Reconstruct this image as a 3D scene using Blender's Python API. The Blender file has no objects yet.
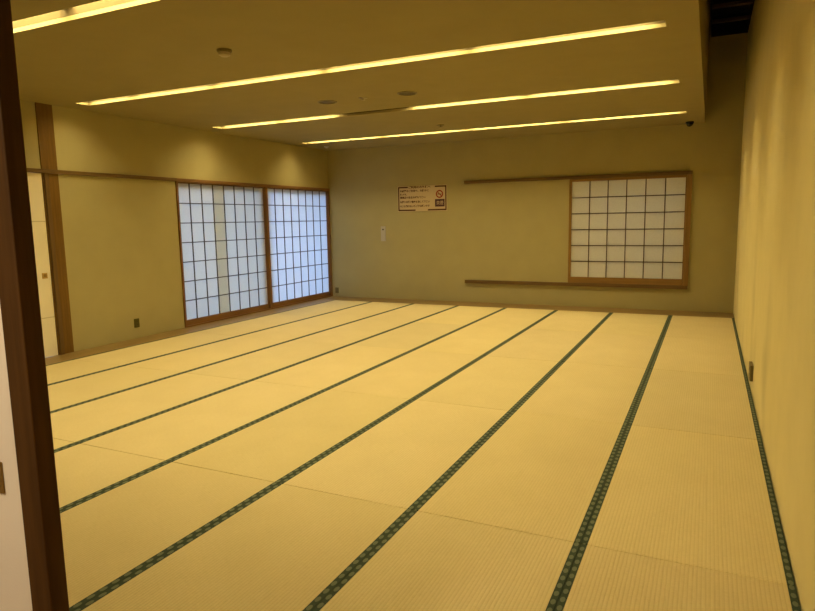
import bpy, bmesh, math, random
from mathutils import Matrix, Vector
random.seed(4)
C = bpy.context.scene.collection
sc = bpy.context.scene

# ------------------------------------------------------------------ materials
def new_mat(name):
    m = bpy.data.materials.new(name); m.use_nodes = True
    nt = m.node_tree; b = nt.nodes['Principled BSDF']
    b.inputs['Specular IOR Level'].default_value = 0.25
    return m, nt, b
def N(nt, t, **kw):
    n = nt.nodes.new(t)
    for k, v in kw.items(): setattr(n, k, v)
    return n
def plain(name, col, rough=0.6, metal=0.0, spec=0.25):
    m, nt, b = new_mat(name)
    b.inputs['Base Color'].default_value = (*col, 1); b.inputs['Roughness'].default_value = rough
    b.inputs['Metallic'].default_value = metal; b.inputs['Specular IOR Level'].default_value = spec
    return m
def math_n(nt, op, a, b=None, c=None):
    n = N(nt, 'ShaderNodeMath', operation=op)
    for i, v in enumerate((a, b, c)):
        if v is None: continue
        if isinstance(v, (int, float)): n.inputs[i].default_value = v
        else: nt.links.new(v, n.inputs[i])
    return n.outputs[0]
def ramp(nt, fac, stops):
    r = N(nt, 'ShaderNodeValToRGB'); e = r.color_ramp.elements
    e[0].position, e[0].color = stops[0][0], (*stops[0][1], 1)
    e[1].position, e[1].color = stops[-1][0], (*stops[-1][1], 1)
    for p, c in stops[1:-1]:
        q = e.new(p); q.color = (*c, 1)
    nt.links.new(fac, r.inputs[0]); return r.outputs[0]
def noise(nt, vec, scale, detail=3, rough=.5, mapscale=None):
    n = N(nt, 'ShaderNodeTexNoise'); n.inputs['Scale'].default_value = scale
    n.inputs['Detail'].default_value = detail; n.inputs['Roughness'].default_value = rough
    if mapscale:
        mp = N(nt, 'ShaderNodeMapping'); mp.inputs['Scale'].default_value = mapscale
        nt.links.new(vec, mp.inputs['Vector']); vec = mp.outputs[0]
    nt.links.new(vec, n.inputs['Vector']); return n.outputs['Fac']
def objco(nt): return N(nt, 'ShaderNodeTexCoord').outputs['Object']
def bump(nt, b, h, dist, strength=1.0):
    n = N(nt, 'ShaderNodeBump'); n.inputs['Distance'].default_value = dist; n.inputs['Strength'].default_value = strength
    nt.links.new(h, n.inputs['Height']); nt.links.new(n.outputs[0], b.inputs['Normal'])
def mixc(nt, fac, a, c, mode='MIX'):
    n = N(nt, 'ShaderNodeMix', data_type='RGBA', blend_type=mode)
    for k, v in ((0, fac), (6, a), (7, c)):
        if isinstance(v, (int, float)): n.inputs[k].default_value = v
        elif isinstance(v, tuple): n.inputs[k].default_value = (*v, 1)
        else: nt.links.new(v, n.inputs[k])
    return n.outputs[2]

def plaster(name, col, stains=False):
    m, nt, b = new_mat(name); co = objco(nt)
    f = noise(nt, co, 3.0, 4)
    lo = tuple(c*.97 for c in col); hi = tuple(c*1.03 for c in col)
    c = ramp(nt, f, [(.3, lo), (.7, hi)])
    if stains:      # rubbed, streaky dirt where people lean
        s = noise(nt, co, 1.0, 2, .5, (1, .95, .8))
        sp = N(nt, 'ShaderNodeSeparateXYZ'); nt.links.new(co, sp.inputs[0])
        low = ramp(nt, math_n(nt, 'DIVIDE', sp.outputs[2], 2.0), [(.45, (1, 1, 1)), (.75, (0, 0, 0))])
        s = math_n(nt, 'MULTIPLY', ramp(nt, s, [(.56, (0, 0, 0)), (.72, (.30, .30, .30))]), low)
        c = mixc(nt, s, c, tuple(v*.45 for v in col))
    nt.links.new(c, b.inputs['Base Color']); b.inputs['Roughness'].default_value = .9
    b.inputs['Specular IOR Level'].default_value = .1
    bump(nt, b, noise(nt, co, 160, 3), .0015, .5)
    return m
def wood(name, dark, light, rough=.5, axis=2, spec=.3):
    m, nt, b = new_mat(name); co = objco(nt)
    s = [14, 14, 14]; s[axis] = .9
    f = noise(nt, co, 2.2, 5, .6, tuple(s))
    nt.links.new(ramp(nt, f, [(.3, dark), (.72, light)]), b.inputs['Base Color'])
    b.inputs['Roughness'].default_value = rough; b.inputs['Specular IOR Level'].default_value = spec
    bump(nt, b, f, .0008, .3)
    return m

WALL = (.385, .335, .16)
M = {}
M['wall'] = plaster('olive_plaster', WALL)
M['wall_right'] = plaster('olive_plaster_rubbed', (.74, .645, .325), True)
M['ceiling'] = plaster('beige_ceiling', (.315, .265, .125))
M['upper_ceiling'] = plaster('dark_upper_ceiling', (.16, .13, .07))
M['dark_wood'] = wood('dark_stained_wood', (.050, .023, .006), (.090, .042, .011), .55, 2, .12)
M['brown_wood_v'] = wood('brown_wood_upright', (.105, .058, .017), (.155, .088, .027), .5, 2)
M['brown_wood_y'] = wood('brown_wood_along_room', (.105, .058, .017), (.155, .088, .027), .5, 1)
M['brown_wood_x'] = wood('brown_wood_across_room', (.105, .058, .017), (.155, .088, .027), .5, 0)
M['post_wood'] = wood('post_wood', (.12, .060, .008), (.175, .092, .014), .5, 2)
M['frame_v'] = wood('shoji_frame_upright', (.15, .07, .022), (.23, .115, .038), .5, 2)
M['frame_y'] = wood('shoji_frame_along_room', (.15, .07, .022), (.23, .115, .038), .5, 1)
M['pine_v'] = wood('window_frame_upright', (.19, .100, .024), (.26, .145, .038), .5, 2)
M['pine_x'] = wood('window_frame_across', (.19, .100, .024), (.26, .145, .038), .5, 0)
M['plank_y'] = wood('floor_plank_along_room', (.20, .128, .042), (.28, .185, .063), .4, 1)
M['plank_x'] = wood('floor_plank_across', (.19, .118, .038), (.27, .172, .058), .4, 0)
M['lattice'] = plain('lattice_wood', (.09, .06, .035), .6)
M['subfloor'] = plain('subfloor', (.12, .09, .05), .9)
M['trough'] = plain('trough_paint', (.10, .077, .036), .8, spec=.1)
M['louver'] = plain('louver_blade', (.30, .24, .12), .6)
M['black'] = plain('black_void', (.006, .005, .004), .8)
M['black_bar'] = plain('dark_brown_bar', (.11, .075, .055), .7)
M['white_plastic'] = plain('white_plastic', (.72, .68, .58), .5)
M['grey_plastic'] = plain('greyish_plastic', (.36, .31, .20), .5)
M['control_plastic'] = plain('pale_control_plastic', (.44, .40, .32), .5)
M['dark_plastic'] = plain('dark_plastic', (.02, .016, .012), .3)
M['smoke_dome'] = plain('smoked_dome', (.008, .007, .006), .12, spec=.5)
M['olive_plastic'] = plain('olive_plastic', (.09, .075, .012), .5)
M['socket_dark'] = plain('socket_slots', (.02, .015, .01), .6)
M['brown_plastic'] = plain('brown_plastic', (.16, .125, .045), .5)
M['detector_plastic'] = plain('detector_plastic', (.42, .36, .22), .5)
M['grille_cloth'] = plain('grille_cloth', (.12, .10, .06), .8)
M['grille_rim'] = plain('grille_rim', (.19, .16, .09), .6)
M['brass'] = plain('brass', (.55, .38, .12), .35, .8)
M['brass_dark'] = plain('aged_brass', (.30, .19, .06), .45, .6)
M['sign_cream'] = plain('sign_cream', (.55, .43, .24), .5)
M['sign_brown'] = plain('sign_dark_brown', (.07, .020, .008), .5)
M['sign_red'] = plain('sign_red', (.30, .045, .02), .5)
M['sign_print'] = plain('sign_print', (.075, .026, .008), .6)
M['sign_dark'] = plain('sign_dark_panel', (.07, .03, .035), .5)
M['fusuma'] = plaster('cream_door_paper', (.80, .74, .58))
M['fusuma_near'] = plaster('near_door_paper', (.74, .68, .60))
M['crease'] = plain('door_paper_crease', (.56, .49, .33), .8)
M['aluminium'] = plain('aluminium_frame', (.4, .4, .4), .4, .8)
M['hall'] = plaster('hall_plaster', (.6, .55, .45))
M['hall_floor'] = wood('hall_floor_wood', (.25, .15, .07), (.34, .21, .1), .4, 0)
M['outside'] = plain('outside_render', (.5, .5, .48), .9)

def paper_mat(name, col, trans):
    m = bpy.data.materials.new(name); m.use_nodes = True; nt = m.node_tree
    for n in list(nt.nodes): nt.nodes.remove(n)
    out = N(nt, 'ShaderNodeOutputMaterial'); d = N(nt, 'ShaderNodeBsdfDiffuse'); t = N(nt, 'ShaderNodeBsdfTranslucent')
    mx = N(nt, 'ShaderNodeMixShader'); mx.inputs[0].default_value = trans
    f = noise(nt, objco(nt), 40, 4, .6)
    c = ramp(nt, f, [(.3, tuple(v*.94 for v in col)), (.7, col)])
    nt.links.new(c, d.inputs[0]); nt.links.new(c, t.inputs[0])
    nt.links.new(d.outputs[0], mx.inputs[1]); nt.links.new(t.outputs[0], mx.inputs[2]); nt.links.new(mx.outputs[0], out.inputs[0])
    return m
M['paper'] = paper_mat('shoji_paper', (.90, .92, .96), .70)  # right screen: bluer sky light put into the paper tint
M['paper_strip'] = paper_mat('shoji_backing_strip', (.92, .90, .80), .80)
M['paper_neutral_light'] = paper_mat('shoji_paper_neutral_light', (.81, .795, .75), .70)  # left screen: its more neutral daylight put into the paper tint
M['paper_back'] = paper_mat('shoji_paper_back', (.80, .78, .72), .4)

def emis(name, col, s):
    m = bpy.data.materials.new(name); m.use_nodes = True; nt = m.node_tree
    for n in list(nt.nodes): nt.nodes.remove(n)
    out = N(nt, 'ShaderNodeOutputMaterial'); e = N(nt, 'ShaderNodeEmission')
    e.inputs[0].default_value = (*col, 1); e.inputs[1].default_value = s
    nt.links.new(e.outputs[0], out.inputs[0]); return m
PANEL = 50.0
M['panel'] = emis('lit_diffuser', (1.0, .80, .38), PANEL)
M['panel_dead'] = plain('unlit_diffuser', (.5, .42, .26), .5)
M['hall_lamp'] = emis('hall_lamp', (1.0, .80, .52), 400.0)

# straw mat: ribs run along the mat, straw tone varies from mat to mat
m, nt, b = new_mat('igusa_straw'); co = objco(nt)
sep = N(nt, 'ShaderNodeSeparateXYZ'); nt.links.new(co, sep.inputs[0])
rib = math_n(nt, 'ABSOLUTE', math_n(nt, 'SINE', math_n(nt, 'MULTIPLY', sep.outputs[0], math.pi/.0175)))
straw = noise(nt, co, 1.0, 3, .6, (30, 420, 1))
patch = noise(nt, co, 2.4, 3)
c = ramp(nt, straw, [(.25, (.56, .46, .235)), (.75, (.70, .585, .32))])
c = mixc(nt, .14, c, ramp(nt, patch, [(.3, (.48, .385, .185)), (.7, (.74, .625, .35))]))
info = N(nt, 'ShaderNodeObjectInfo')
c = mixc(nt, 1.0, c, info.outputs['Color'], 'MULTIPLY')
c = mixc(nt, ramp(nt, rib, [(0, (.30, .30, .30)), (.5, (0, 0, 0))]), c, (.36, .25, .10))  # shading of the grooves between ribs, put into the straw colour
nt.links.new(c, b.inputs['Base Color']); b.inputs['Roughness'].default_value = .62; b.inputs['Specular IOR Level'].default_value = .2
bump(nt, b, math_n(nt, 'ADD', math_n(nt, 'POWER', rib, .6), math_n(nt, 'MULTIPLY', straw, .25)), .0022, .8)
M['straw'] = m
# border cloth: dark green with a row of pale woven lozenges
m, nt, b = new_mat('green_border_cloth'); co = objco(nt)
sep = N(nt, 'ShaderNodeSeparateXYZ'); nt.links.new(co, sep.inputs[0])
fy = math_n(nt, 'SUBTRACT', math_n(nt, 'FRACT', math_n(nt, 'MULTIPLY', sep.outputs[1], 1/.064)), .5)
ex = math_n(nt, 'POWER', math_n(nt, 'ABSOLUTE', math_n(nt, 'DIVIDE', sep.outputs[0], .0115)), 2)
ey = math_n(nt, 'POWER', math_n(nt, 'ABSOLUTE', math_n(nt, 'DIVIDE', fy, .33)), 2)
dot = math_n(nt, 'ADD', ex, ey)
weave = noise(nt, co, 500, 2)
base = ramp(nt, weave, [(.3, (.022, .036, .022)), (.7, (.040, .060, .038))])
c = mixc(nt, ramp(nt, dot, [(.72, (1, 1, 1)), (1.0, (0, 0, 0))]), base, (.13, .15, .09))
nt.links.new(c, b.inputs['Base Color']); b.inputs['Roughness'].default_value = .75
bump(nt, b, weave, .0006, .5)
M['border'] = m

# ------------------------------------------------------------------ mesh helpers
def bx(bm, x0, x1, y0, y1, z0, z1, bev=0.0):
    r = bmesh.ops.create_cube(bm, size=1.0)
    vs = r['verts']
    for v in vs:
        v.co = Vector(((x0+x1)/2 + v.co.x*(x1-x0), (y0+y1)/2 + v.co.y*(y1-y0), (z0+z1)/2 + v.co.z*(z1-z0)))
    if bev:
        es = list({e for v in vs for e in v.link_edges})
        bmesh.ops.bevel(bm, geom=es, offset=bev, segments=2, affect='EDGES', profile=.5)
def lathe(bm, prof, seg=32, mat=Matrix()):
    rings = []
    for r, z in prof:
        if r < 1e-6: rings.append([bm.verts.new(mat @ Vector((0, 0, z)))])
        else: rings.append([bm.verts.new(mat @ Vector((r*math.cos(2*math.pi*i/seg), r*math.sin(2*math.pi*i/seg), z))) for i in range(seg)])
    for a, c in zip(rings, rings[1:]):
        for i in range(seg):
            j = (i+1) % seg
            f = [a[i % len(a)], a[j % len(a)], c[j % len(c)], c[i % len(c)]]
            f = list(dict.fromkeys(f))
            if len(f) > 2: bm.faces.new(f)
def cyl_x(bm, x0, x1, y, z, r, seg=10):
    mt = Matrix.Translation((x0, y, z)) @ Matrix.Rotation(math.pi/2, 4, 'Y')
    L = x1-x0
    lathe(bm, [(0, 0), (r, 0), (r, L), (0, L)], seg, mt)
def ring(bm, r0, r1, y0, y1, seg=40, mt=Matrix()):
    # flat ring in the xz plane
    vs = []
    for i in range(seg):
        a = 2*math.pi*i/seg; c, s = math.cos(a), math.sin(a)
        vs.append([bm.verts.new(mt @ Vector((r*c, y, r*s))) for r, y in ((r0, y0), (r1, y0), (r1, y1), (r0, y1))])
    for i in range(seg):
        p, q = vs[i], vs[(i+1) % seg]
        for k in range(4):
            l = (k+1) % 4; bm.faces.new((p[k], p[l], q[l], q[k]))
def obj(name, bm, m, parent=None, smooth=False, loc=None):
    bmesh.ops.recalc_face_normals(bm, faces=bm.faces)
    me = bpy.data.meshes.new(name); bm.to_mesh(me); bm.free()
    me.materials.append(M[m] if isinstance(m, str) else m)
    if smooth:
        for p in me.polygons: p.use_smooth = True
        try: me.set_sharp_from_angle(angle=math.radians(40))
        except Exception: pass
    o = bpy.data.objects.new(name, me); C.objects.link(o)
    if parent: o.parent = parent
    if loc: o.location = loc
    return o
def box_obj(name, dims, m, parent=None, bev=0.0):
    bm = bmesh.new(); bx(bm, *dims, bev); return obj(name, bm, m, parent)
def tag(o, label, cat, group=None):
    o['label'] = label; o['category'] = cat
    if group: o['group'] = group
    return o
def thing(name, label, cat, loc=(0, 0, 0), group=None):
    o = bpy.data.objects.new(name, None); C.objects.link(o); o.location = loc; o.empty_display_size = .1
    return tag(o, label, cat, group)
def struct(name, boxes, m, bev=0.0):
    bm = bmesh.new()
    for d in boxes: bx(bm, *d, bev)
    o = obj(name, bm, m); o['kind'] = 'structure'; return o

# ------------------------------------------------------------------ room dimensions (metres)
XL, XR = -7.65, 0.0         # side walls
YF, YB = 0.95, 11.40        # front and far wall
ZC, ZU = 3.04, 4.34         # lowered ceiling, upper ceiling of the slot along the right wall
XE = -0.537                 # right edge of the lowered ceiling
TL, TB = -7.247, 10.82      # left and far edge of the mats
HEAD = 2.25

# ------------------------------------------------------------------ shell
struct('floor', [(XL-.15, .15, YF, YB+.15, -.16, -.062)], 'subfloor')
struct('wall_right', [(0, .15, -1.6, YB+.15, -.06, ZU+.4)], 'wall_right')
struct('wall_back', [(XL-.12, -2.57, YB, YB+.15, -.06, ZU+.4), (-.78, 0, YB, YB+.15, -.06, ZU+.4),
                     (-2.57, -.78, YB, YB+.15, 2.22, ZU+.4), (-2.57, -.78, YB, YB+.15, -.06, .48)], 'wall')
struct('wall_left', [(XL-.12, XL, YF, 4.08, -.06, 3.2), (XL-.12, XL, 4.08, 5.075, 2.23, 3.2),
                     (XL-.12, XL, 5.075, 7.165, -.06, 3.2), (XL-.12, XL, 7.165, YB, HEAD, 3.2)], 'wall')
PX, PY = -1.816, .906        # near door post: its right face and its front face
struct('wall_front', [(XL-.12, -2.86, .83, YF, -.06, ZU+.4), (-2.86, 0, .83, YF, 2.28, ZU+.4)], 'wall')
slots = [(3.065, 3.24), (5.335, 5.51), (7.635, 7.85), (9.985, 10.16)]
SX0, SX1 = -7.31, -.772
bl = []
ys = [YF] + [v for s in slots for v in s] + [YB]
for a, c in zip(ys[0::2], ys[1::2]): bl.append((XL, XE-.03, a, c, ZC, ZC+.03))
for a, c in slots: bl += [(XL, SX0, a, c, ZC, ZC+.03), (SX1, XE-.03, a, c, ZC, ZC+.03)]
bl.append((XE-.03, XE, YF, YB, ZC, ZU+.38))
struct('ceiling', bl, 'ceiling')
VX0, VX1, VY0, VY1 = XE+.03, -.004, YF+.01, YB-.004
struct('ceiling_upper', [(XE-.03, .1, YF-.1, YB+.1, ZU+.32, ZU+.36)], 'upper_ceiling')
# floor planks round the mats
struct('trim_1', [(XL, TL-.003, YF, YB, -.06, .0)], 'plank_y', .002)
struct('trim_2', [(TL-.002, 0, TB+.003, YB, -.06, -.001)], 'plank_x', .002)
struct('trim_3', [(-2.86, 0, .86, 1.018, -.06, .0)], 'dark_wood', .002)
# left wall: post, thin stile, head rail, shoji surround
struct('trim_4', [(XL-.06, XL+.012, 5.055, 5.265, 0, ZC)], 'post_wood', .003)
struct('trim_5', [(XL-.06, XL+.032, 5.072, 5.125, 0, 2.222)], 'brown_wood_v', .002)
struct('trim_6', [(XL-.04, XL+.04, 4.02, 7.165, 2.222, 2.268)], 'brown_wood_y', .002)
for nm, ya, yb in (('trim_7', 7.165, 7.20), ('trim_16', 9.277, 9.333), ('trim_17', 11.352, YB)):
    struct(nm, [(XL-.10, XL+.02, ya, yb, 0, 2.222)], 'frame_v', .002)
struct('trim_8', [(XL-.10, XL+.025, 7.165, YB, 2.217, 2.268)], 'frame_y', .002)
struct('trim_9', [(XL-.10, XL+.02, 7.20, YB, 0, .02)], 'frame_y', .002)
# far wall: head and sill rails running on to the left of the window, right jamb
struct('trim_10', [(-4.615, -.69, YB-.045, YB+.02, 2.245, 2.30)], 'brown_wood_x', .002)
struct('trim_11', [(-4.615, -.695, YB-.042, YB+.02, .368, .427)], 'brown_wood_x', .002)
struct('trim_12', [(-.765, -.69, YB-.05, YB+.02, .425, 2.245)], 'pine_v', .002)
# near door post, seen on its corner
struct('trim_13', [(-1.893, PX, PY, .953, 0, 2.28)], 'dark_wood', .003)
struct('trim_14', [(-2.86, 0, .84, .955, 2.22, 2.28)], 'dark_wood', .003)
# outside: eaves over the garden side, unseen wall added behind the far window to dim its daylight
struct('eaves_outside', [(XL-1.1, XL-.12, 6.5, YB+.5, 2.5, 2.58)], 'outside')
struct('added_wall_outside', [(-4.2, 1.2, YB+1.0, YB+1.1, -.2, 3.2)], 'outside')
struct('ground_outside', [(XL-8, XL-.15, -2, YB+8, -.3, -.2), (XL-.15, 4, YB+.15, YB+8, -.3, -.2)], 'outside')
# hall the photograph is taken from
struct('hall_floor', [(-5, .1, -1.6, .86, -.08, -.02)], 'hall_floor')
struct('hall_ceiling', [(-5, .1, -1.6, .86, 2.5, 2.56)], 'hall')
struct('hall_wall_back', [(-5, .1, -1.7, -1.6, -.08, 2.56)], 'hall')
struct('hall_wall_left', [(-5.1, -5, -1.7, .86, -.08, 2.56)], 'hall')

# ------------------------------------------------------------------ tatami mats
colw = ['right-wall strip', 'second strip from the right wall', 'third strip from the right wall',
        'fourth strip from the right wall', 'fourth strip from the left wall', 'third strip from the left wall',
        'second strip from the left wall', 'left-wall strip']
roww = ['nearest the doorway', 'second from the doorway', 'midway down', 'second from far wall', 'nearest the far wall']
P = .91
xs = [-.004] + [-k*P for k in range(1, 8)] + [TL]
ysr = [1.02, 2.98, 4.94, 6.90, 8.86, 10.82]
G = .0025; BW = .031
cache = {}
def mat_meshes(w, l):
    key = (round(w, 3), round(l, 3))
    if key in cache: return cache[key]
    bm = bmesh.new(); bx(bm, -w/2+.002, w/2-.002, -l/2, l/2, -.06, 0, .003)
    a = obj('woven_surface', bm, 'straw')
    out = [(a.data, (0, 0, 0))]
    C.objects.unlink(a); bpy.data.objects.remove(a)
    for s in (-1, 1):
        bm = bmesh.new(); o = .032*(s > 0)
        bx(bm, -BW/2, BW/2, -l/2-o, l/2-o, -.058, .0012, .001)
        t = obj('cloth_border', bm, 'border')
        out.append((t.data, (s*(w/2-BW/2), o, 0)))
        C.objects.unlink(t); bpy.data.objects.remove(t)
    cache[key] = out
    return out
for ci in range(8):
    for ri in range(5):
        x1, x0 = xs[ci]-G/2, xs[ci+1]+G/2
        y0, y1 = ysr[ri]+G, ysr[ri+1]-G
        root = thing('tatami_mat', 'green-bordered straw mat in the %s, %s' % (colw[ci], roww[ri]), 'tatami mat',
                     ((x0+x1)/2, (y0+y1)/2, 0), 'tatami mats covering the floor')
        tone = 1 + random.uniform(-.05, .04)
        for nm, (me, lc) in zip(('woven_surface', 'cloth_border', 'cloth_border'), mat_meshes(x1-x0, y1-y0)):
            o = bpy.data.objects.new(nm, me); C.objects.link(o); o.parent = root; o.location = lc
            o.color = (tone, tone*random.uniform(.985, 1.0), tone*random.uniform(.93, 1.0), 1)

# ------------------------------------------------------------------ recessed light strips
lw = ['long recessed strip light nearest the doorway, running off behind the door post',
      'long recessed strip light second from the doorway, beyond the smoke detector',
      'long recessed strip light with one unlit stretch, third from the doorway',
      'long recessed strip light nearest the far wall']
PH, TD = .110, .13
JOINTS = [(-7.25, -6.0, -4.6, -3.3, -2.0, -.85), (-7.25, -6.55, -5.34, -3.9, -2.4, -.85),
          (-7.25, -6.2, -5.17, -4.07, -2.5, -.85), (-7.25, -5.7, -4.1, -2.5, -.85)]
for i, (a, c) in enumerate(slots):
    t = thing('strip_light', lw[i], 'ceiling light', ((SX0+SX1)/2, (a+c)/2, ZC), 'recessed strip lights in the ceiling')
    cx, cy = (SX0+SX1)/2, (a+c)/2
    W = .012; zt = TD
    x0, x1, y0, y1 = SX0-cx, SX1-cx, a-cy, c-cy
    # one folded metal trough: four sides and a top
    bm = bmesh.new()
    def loop(ex, ey, z): return [bm.verts.new(p) for p in ((x0-ex, y0-ey, z), (x1+ex, y0-ey, z), (x1+ex, y1+ey, z), (x0-ex, y1+ey, z))]
    i0, i1 = loop(0, 0, .031), loop(0, 0, zt); o0, o1 = loop(W, W, .031), loop(W, W, zt+W)
    for q in range(4):
        n = (q+1) % 4
        bm.faces.new((i0[q], i0[n], i1[n], i1[q])); bm.faces.new((o0[q], o1[q], o1[n], o0[n])); bm.faces.new((i0[q], o0[q], o0[n], i0[n]))
    bm.faces.new(i1); bm.faces.new(o1)
    obj('trough', bm, 'trough', t)
    for k, (xa, xb) in enumerate(zip(JOINTS[i], JOINTS[i][1:])):
        n0, n1 = (k > 0), (k < len(JOINTS[i])-2)      # a wider gap where two diffusers meet
        xa += .012+.045*n0-cx; xb -= .012+.045*n1+cx
        dead = (i == 2 and k == 2)
        o = box_obj('diffuser', (xa, xb, y0+.002, y1-.002, PH, PH+.006), 'panel_dead' if dead else 'panel', t)
        if dead: o['label'] = 'unlit diffuser panel'
    # cross-blade louver under the diffusers: thin blades held by two side rails
    bm = bmesh.new(); nb = int((x1-x0)/.052)
    for q in range(1, nb):
        x = x0+(x1-x0)*q/nb; bx(bm, x-.0012, x+.0012, y0+.001, y1-.001, PH-.022, PH-.002)
    for ya in (y0+.0005, y1-.0035): bx(bm, x0+.002, x1-.002, ya, ya+.003, PH-.006, PH-.002)
    obj('louver', bm, 'louver', t)

# ------------------------------------------------------------------ ceiling fittings
t = thing('smoke_detector', 'small round smoke detector on the ceiling between the two nearest strip lights', 'smoke detector', (-4.17, 4.37, ZC))
bm = bmesh.new(); lathe(bm, [(0, 0), (.062, 0), (.062, -.018), (.052, -.024), (0, -.024)]); obj('base', bm, 'dark_plastic' if 0 else 'brown_plastic', t, True)
bm = bmesh.new(); lathe(bm, [(0, -.024), (.048, -.024), (.048, -.044), (.03, -.054), (0, -.055)]); obj('sensor_head', bm, 'detector_plastic', t, True)
for x, y, w in ((-4.70, 6.80, 'left of the pair'), (-3.625, 6.82, 'right of the pair')):
    t = thing('ceiling_speaker', 'round flush ceiling speaker in front of the unlit stretch, ' + w, 'speaker', (x, y, ZC), 'ceiling speakers')
    bm = bmesh.new(); lathe(bm, [(.10, 0), (.118, 0), (.118, -.006), (.10, -.010), (.10, 0)]); obj('rim', bm, 'grille_rim', t, True)
    bm = bmesh.new(); lathe(bm, [(0, 0), (.10, 0), (.10, -.005), (0, -.006)]); obj('grille', bm, 'grille_cloth', t, True)
def sprinkler(x, y, r, label, m='brown_plastic'):
    t = thing('ceiling_sprinkler', label, 'sprinkler', (x, y, ZC))
    bm = bmesh.new(); lathe(bm, [(0, 0), (r, 0), (r, -.008), (r*.6, -.012), (0, -.012)]); obj('escutcheon', bm, m, t, True)
    bm = bmesh.new(); lathe(bm, [(0, -.012), (.012, -.012), (.012, -.022), (r*.55, -.024), (r*.55, -.028), (0, -.028)]); obj('deflector', bm, m, t, True)
sprinkler(-4.19, 6.79, .05, 'small sprinkler head midway between the two round ceiling speakers', 'grey_plastic')
sprinkler(-4.245, 9.32, .06, 'small dark sprinkler head between the two farthest strip lights')
sprinkler(-7.25, 10.75, .05, 'tiny pale sprinkler head in the far left corner of the ceiling', 'white_plastic')
t = thing('ceiling_camera', 'small black dome camera under the far right corner of the ceiling', 'camera', (-.755, 11.13, ZC))
bm = bmesh.new(); lathe(bm, [(0, 0), (.062, 0), (.062, -.02), (.055, -.026), (0, -.026)]); obj('base', bm, 'dark_plastic', t, True)
bm = bmesh.new(); lathe(bm, [(.05, -.026)] + [(.05*math.cos(a*math.pi/16), -.026-.05*math.sin(a*math.pi/16)) for a in range(1, 8)] + [(0, -.076)]); obj('dome', bm, 'smoke_dome', t, True)
t = thing('air_vent', 'long dark slotted air vent in the high gap beside the right wall', 'vent', ((VX0+VX1)/2, (VY0+VY1)/2, ZU))
bm = bmesh.new(); hx, hy = (VX1-VX0)/2, (VY1-VY0)/2
bx(bm, -hx, hx, -hy, hy, .30, .31)
for s in (-1, 1):
    bx(bm, s*hx-.003, s*hx+.003, -hy, hy, .0, .31); bx(bm, -hx, hx, s*hy-.003, s*hy+.003, .0, .31)
obj('duct', bm, 'black', t)
for k in range(14):
    y = hy-.74*(k+1)
    if y < -hy+.1: break
    bm = bmesh.new(); bx(bm, -hx+.005, hx-.005, y-.045, y+.045, .01, .05, .002); obj('crossbar', bm, 'black_bar', t)

# ------------------------------------------------------------------ shoji screens
def shoji(name, label, y0, y1, z0, z1, cols, rows, bottom, group, paper):
    # in the left wall: lies in the plane x = const
    t = thing(name, label, 'sliding screen', (XL-.03, (y0+y1)/2, z0), group)
    w = (y1-y0)/2; h = z1-z0; st = .014
    for ya in (-w, w-st): box_obj('stile', (-.016, .016, ya, ya+st, 0, h), 'frame_v', t, .001)
    for za, zb in ((0, bottom), (h-.015, h)): box_obj('rail', (-.016, .016, -w+st, w-st, za, zb), 'frame_y', t, .001)
    a, c, d, e = -w+st, w-st, bottom, h-.015
    bm = bmesh.new()
    for k in range(1, cols):
        y = a+(c-a)*k/cols; bx(bm, -.006, .006, y-.0075, y+.0075, d, e)
    for k in range(1, rows):
        z = d+(e-d)*k/rows; bx(bm, -.0055, .0055, a, c, z-.007, z+.007)
    obj('lattice', bm, 'lattice', t)
    bm = bmesh.new(); bx(bm, -.0078, -.0068, a, c, d, e); obj('paper', bm, paper, t)
shoji('shoji_screen', 'left paper shoji screen of the glowing pair in the left wall', 7.202, 9.275, .021, 2.215, 8, 7, .085, 'shoji screens in the left wall', 'paper_neutral_light')
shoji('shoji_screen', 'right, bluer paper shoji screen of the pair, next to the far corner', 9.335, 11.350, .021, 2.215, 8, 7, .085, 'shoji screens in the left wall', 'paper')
# window behind them: aluminium mullions and the solid strip behind the fourth column of paper
struct('window_1', [(XL-.119, XL-.09, 7.17, YB, 2.12, 2.22), (XL-.119, XL-.09, 7.17, YB, 0, .05), (XL-.119, XL-.09, 9.2, 9.44, .05, 2.12)], 'aluminium')
struct('trim_15', [(XL-.060, XL-.058, 7.985, 8.235, .022, 2.21)], 'paper_strip')
# far window screen
px0, px1, pz0, pz1 = -2.655, -.768, .428, 2.243
t = thing('shoji_screen', 'square six-by-six paper shoji screen with light wood frame on the far wall', 'sliding screen', ((px0+px1)/2, YB-.025, pz0))
w = (px1-px0)/2; h = pz1-pz0; st = .045
for xa, xb in ((-w, -w+st), (w-st*.4, w)): box_obj('stile', (xa, xb, -.016, .016, 0, h), 'pine_v', t, .0015)
for za, zb in ((0, .105), (h-.045, h)): box_obj('rail', (-w+st, w-st*.4, -.016, .016, za, zb), 'pine_x', t, .0015)
a, c, d, e = -w+st, w-st*.4, .105, h-.045
bm = bmesh.new()
for k in range(1, 6):
    x = a+(c-a)*k/6; bx(bm, x-.008, x+.008, -.006, .006, d, e)
    z = d+(e-d)*k/6; bx(bm, a, c, -.0055, .0055, z-.008, z+.008)
obj('lattice', bm, 'lattice', t)
bm = bmesh.new(); bx(bm, a, c, .0068, .0078, d, e); obj('paper', bm, 'paper_back', t)

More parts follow.
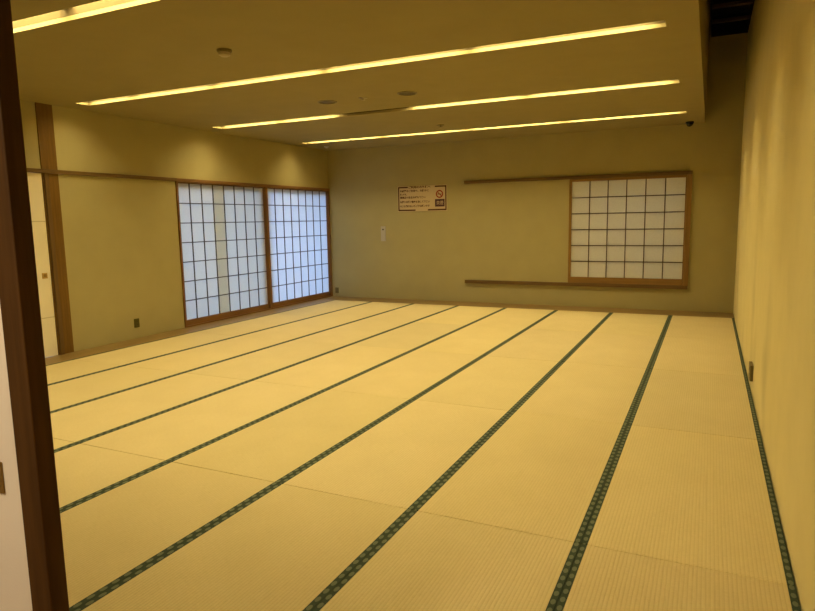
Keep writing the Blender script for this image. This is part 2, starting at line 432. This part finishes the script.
# ------------------------------------------------------------------ sliding doors
t = thing('sliding_door', 'cream papered sliding door with square brass pull, left of the wooden post', 'sliding door', (XL, 4.60, 0))
box_obj('panel', (-.03, .0, -.465, .470, .002, 2.22), 'fusuma', t, .001)
for z in (.484, 1.648): box_obj('crease', (.0, .0012, -.465, .470, z-.005, z+.005), 'crease', t)
hd = box_obj('door_pull', (.0, .008, (.375-.033), (.375+.033), .962, 1.03), 'brass', t, .002)
bm = bmesh.new(); bx(bm, .008, .0095, .355, .395, .976, 1.016); hd2 = obj('recess', bm, 'brass_dark', hd)
t = thing('sliding_door', 'off-white sliding door at the left edge beside the dark door post', 'sliding door', (-2.37, PY+.02, 0))
box_obj('panel', (-.48, .477, -.012, .012, .002, 2.218), 'fusuma_near', t, .001)
hd = box_obj('door_pull', (2.37-2.05, 2.37-1.962, -.018, -.012, .93, 1.012), 'brass_dark', t, .002)
box_obj('recess', (2.37-2.03, 2.37-1.969, -.0195, -.018, .952, 1.006), 'brass', hd)

# ------------------------------------------------------------------ wall fittings
def outlet(name, label, loc, axis, w, h, m, D=.010):
    # plate lies on a side wall (axis 'x') or on the far wall (axis 'y'); s = direction into the room
    t = thing(name, label, 'outlet', loc)
    s = 1 if loc[0] < -4 else -1
    def d(u0, u1, v0, v1, z0, z1):
        a, b2 = sorted((s*u0, s*u1))
        return (a, b2, v0, v1, z0, z1) if axis == 'x' else (v0, v1, -u1, -u0, z0, z1)
    box_obj('plate', d(0, D, -w/2, w/2, -h/2, h/2), m, t, .003)
    for z in (-.026, .026):
        sk = box_obj('socket', d(D, D+.0025, -.017, .017, z-.016, z+.016), m, t, .001)
        bm = bmesh.new()
        for v in (-.006, .006): bx(bm, *d(D+.0025, D+.003, v-.0015, v+.0015, z-.005, z+.007))
        obj('slot', bm, 'socket_dark', sk)
outlet('wall_outlet', 'olive wall outlet low on the left wall, between post and shoji screens', (XL, 6.27, .215), 'x', .085, .125, 'olive_plastic')
outlet('wall_outlet', 'brown outlet low on the right wall above the mat border', (0, 6.32, .185), 'x', .20, .14, 'brown_plastic', .026)
outlet('wall_outlet', 'tiny outlet low on the far wall in its left corner', (-7.52, YB, .13), 'y', .08, .12, 'brown_plastic')
t = thing('wall_control', 'narrow pale control plate with dark dot, below left of the notice sign', 'wall control', (-6.375, YB, 1.32))
box_obj('plate', (-.055, .055, -.012, 0, -.15, .15), 'control_plastic', t, .004)
bm = bmesh.new(); lathe(bm, [(0, 0), (.016, 0), (.016, .006), (0, .008)], 20, Matrix.Translation((0, -.012, .085)) @ Matrix.Rotation(math.pi/2, 4, 'X')); obj('button', bm, 'dark_plastic', t, True)

# notice on the far wall
SW, SH = 1.055, .495
t = thing('notice_sign', 'cream notice board with dark border and a red no smoking symbol on the far wall', 'sign', (-5.503, YB, 2.0))
box_obj('board', (-SW/2, SW/2, -.012, 0, -SH/2, SH/2), 'sign_cream', t, .003)
y0, y1 = -.0135, -.012; bw = .026; e = .012
L_, R_, B_, T_ = -SW/2+e, SW/2-e, -SH/2+e, SH/2-e
def bracket(side, top, bot):
    # a square bracket bent round one end of the notice
    x = L_ if side < 0 else R_; g = -side
    pts = [(x, B_), (x+g*bot, B_), (x+g*bot, B_+bw), (x+g*.024, B_+bw), (x+g*.024, T_-bw), (x+g*top, T_-bw), (x+g*top, T_), (x, T_)]
    bm = bmesh.new()
    fr = [bm.verts.new((p[0], y0, p[1])) for p in pts]; bk = [bm.verts.new((p[0], y1, p[1])) for p in pts]
    bm.faces.new(fr); bm.faces.new(bk[::-1])
    for i in range(8): j = (i+1) % 8; bm.faces.new((fr[i], fr[j], bk[j], bk[i]))
    obj('border', bm, 'sign_brown', t)
bracket(-1, .215, .375); bracket(1, .24, .39)
def text(s, size, x, z, m, width=None, y=-.0136, nm='lettering', depth=.0006, off=.03):
    cu = bpy.data.curves.new('t', 'FONT'); cu.body = s; cu.size = size; cu.extrude = depth; cu.offset = size*off
    o = bpy.data.objects.new('t', cu); C.objects.link(o)
    dg = bpy.context.evaluated_depsgraph_get(); me = bpy.data.meshes.new_from_object(o.evaluated_get(dg))
    C.objects.unlink(o); bpy.data.objects.remove(o)
    if not me.vertices: return
    xa = min(v.co.x for v in me.vertices); xb = max(v.co.x for v in me.vertices)
    k = (width/(xb-xa)) if width else 1
    for v in me.vertices: v.co = Vector((x+(v.co.x-xa)*k, y-v.co.z, z+v.co.y))
    me.materials.clear(); me.materials.append(M[m])
    q = bpy.data.objects.new(nm, me); C.objects.link(q); q.parent = t; return q
text('ご利用のお客様へ', .050, -.285, T_-.032, 'sign_print', .47, nm='title')
rows = [('お部屋のご利用は、お静かに', .135, .62), ('願います。', .068, .15), ('貴重品は各自お持ち下さい', .008, .55),
        ('お帰りの際は電気を消して下さい', -.078, .64), ('お忘れ物のない様ご注意願います', -.160, .64)]
for s, z, wd in rows: text(s, .046, -.475, z, 'sign_print', wd, nm='text_line')
bm = bmesh.new(); mt = Matrix.Translation((.372, 0, .075))
ring(bm, .052, .076, -.0138, -.012, 40, mt)
c45 = math.cos(math.pi/4)
for s in range(1):
    r = Matrix.Translation((.372, 0, .075)) @ Matrix.Rotation(math.radians(45), 4, 'Y')
    n0 = len(bm.verts); bx(bm, -.064, .064, -.0138, -.012, -.008, .008)
    bm.verts.ensure_lookup_table()
    for v in list(bm.verts)[n0:]: v.co = r @ v.co
obj('no_smoking_symbol', bm, 'sign_red', t)
box_obj('cigarette', (.33, .414, -.013, -.012, .066, .080), 'sign_print', t)
box_obj('caption_panel', (.278, .476, -.0134, -.012, -.165, -.022), 'sign_dark', t)
text('禁煙', .085, .305, -.125, 'sign_cream', .145, y=-.0138, nm='caption', off=0)

# ------------------------------------------------------------------ hall lamp (a downlight behind the camera)
t = thing('ceiling_downlight', 'round downlight in the hall ceiling behind the doorway', 'ceiling light', (-2.2, -.3, 2.5))
bm = bmesh.new(); lathe(bm, [(0, -.012), (.10, -.012), (.10, -.016), (0, -.016)], 16); obj('lens', bm, 'hall_lamp', t)
bm = bmesh.new(); lathe(bm, [(.10, 0), (.125, 0), (.125, -.018), (.10, -.018), (.10, 0)], 24); obj('rim', bm, 'white_plastic', t, True)

# ------------------------------------------------------------------ daylight
w = bpy.data.worlds.new('daylight'); sc.world = w; w.use_nodes = True
bg = w.node_tree.nodes['Background']; bg.inputs[0].default_value = (.40, .62, 1.0, 1); bg.inputs[1].default_value = 2.6

# ------------------------------------------------------------------ camera
px, pz, f, yaw, pitch, roll = -0.4026049818789239, 1.588424955404861, 629.8051522902887, -0.4466650805614704, -0.13496159629665863, -0.017742069767990098
fw = Vector((math.sin(yaw)*math.cos(pitch), math.cos(yaw)*math.cos(pitch), math.sin(pitch)))
r = fw.cross(Vector((0, 0, 1))).normalized(); u = r.cross(fw)
c, s = math.cos(roll), math.sin(roll)
r2 = c*r+s*u; u2 = -s*r+c*u
cam = bpy.data.cameras.new('camera'); co = bpy.data.objects.new('camera', cam); C.objects.link(co)
co.matrix_world = Matrix(((r2.x, u2.x, -fw.x, px), (r2.y, u2.y, -fw.y, 0), (r2.z, u2.z, -fw.z, pz), (0, 0, 0, 1)))
cam.sensor_width = 36; cam.lens = f*36/815; cam.clip_start = .02; cam.clip_end = 200
sc.camera = co
vs = sc.view_settings
vs.view_transform = 'Standard'; vs.look = 'None'; vs.gamma = 1; vs.use_curve_mapping = False; vs.exposure = 0.0
sc.cycles.max_bounces = 16; sc.cycles.diffuse_bounces = 12
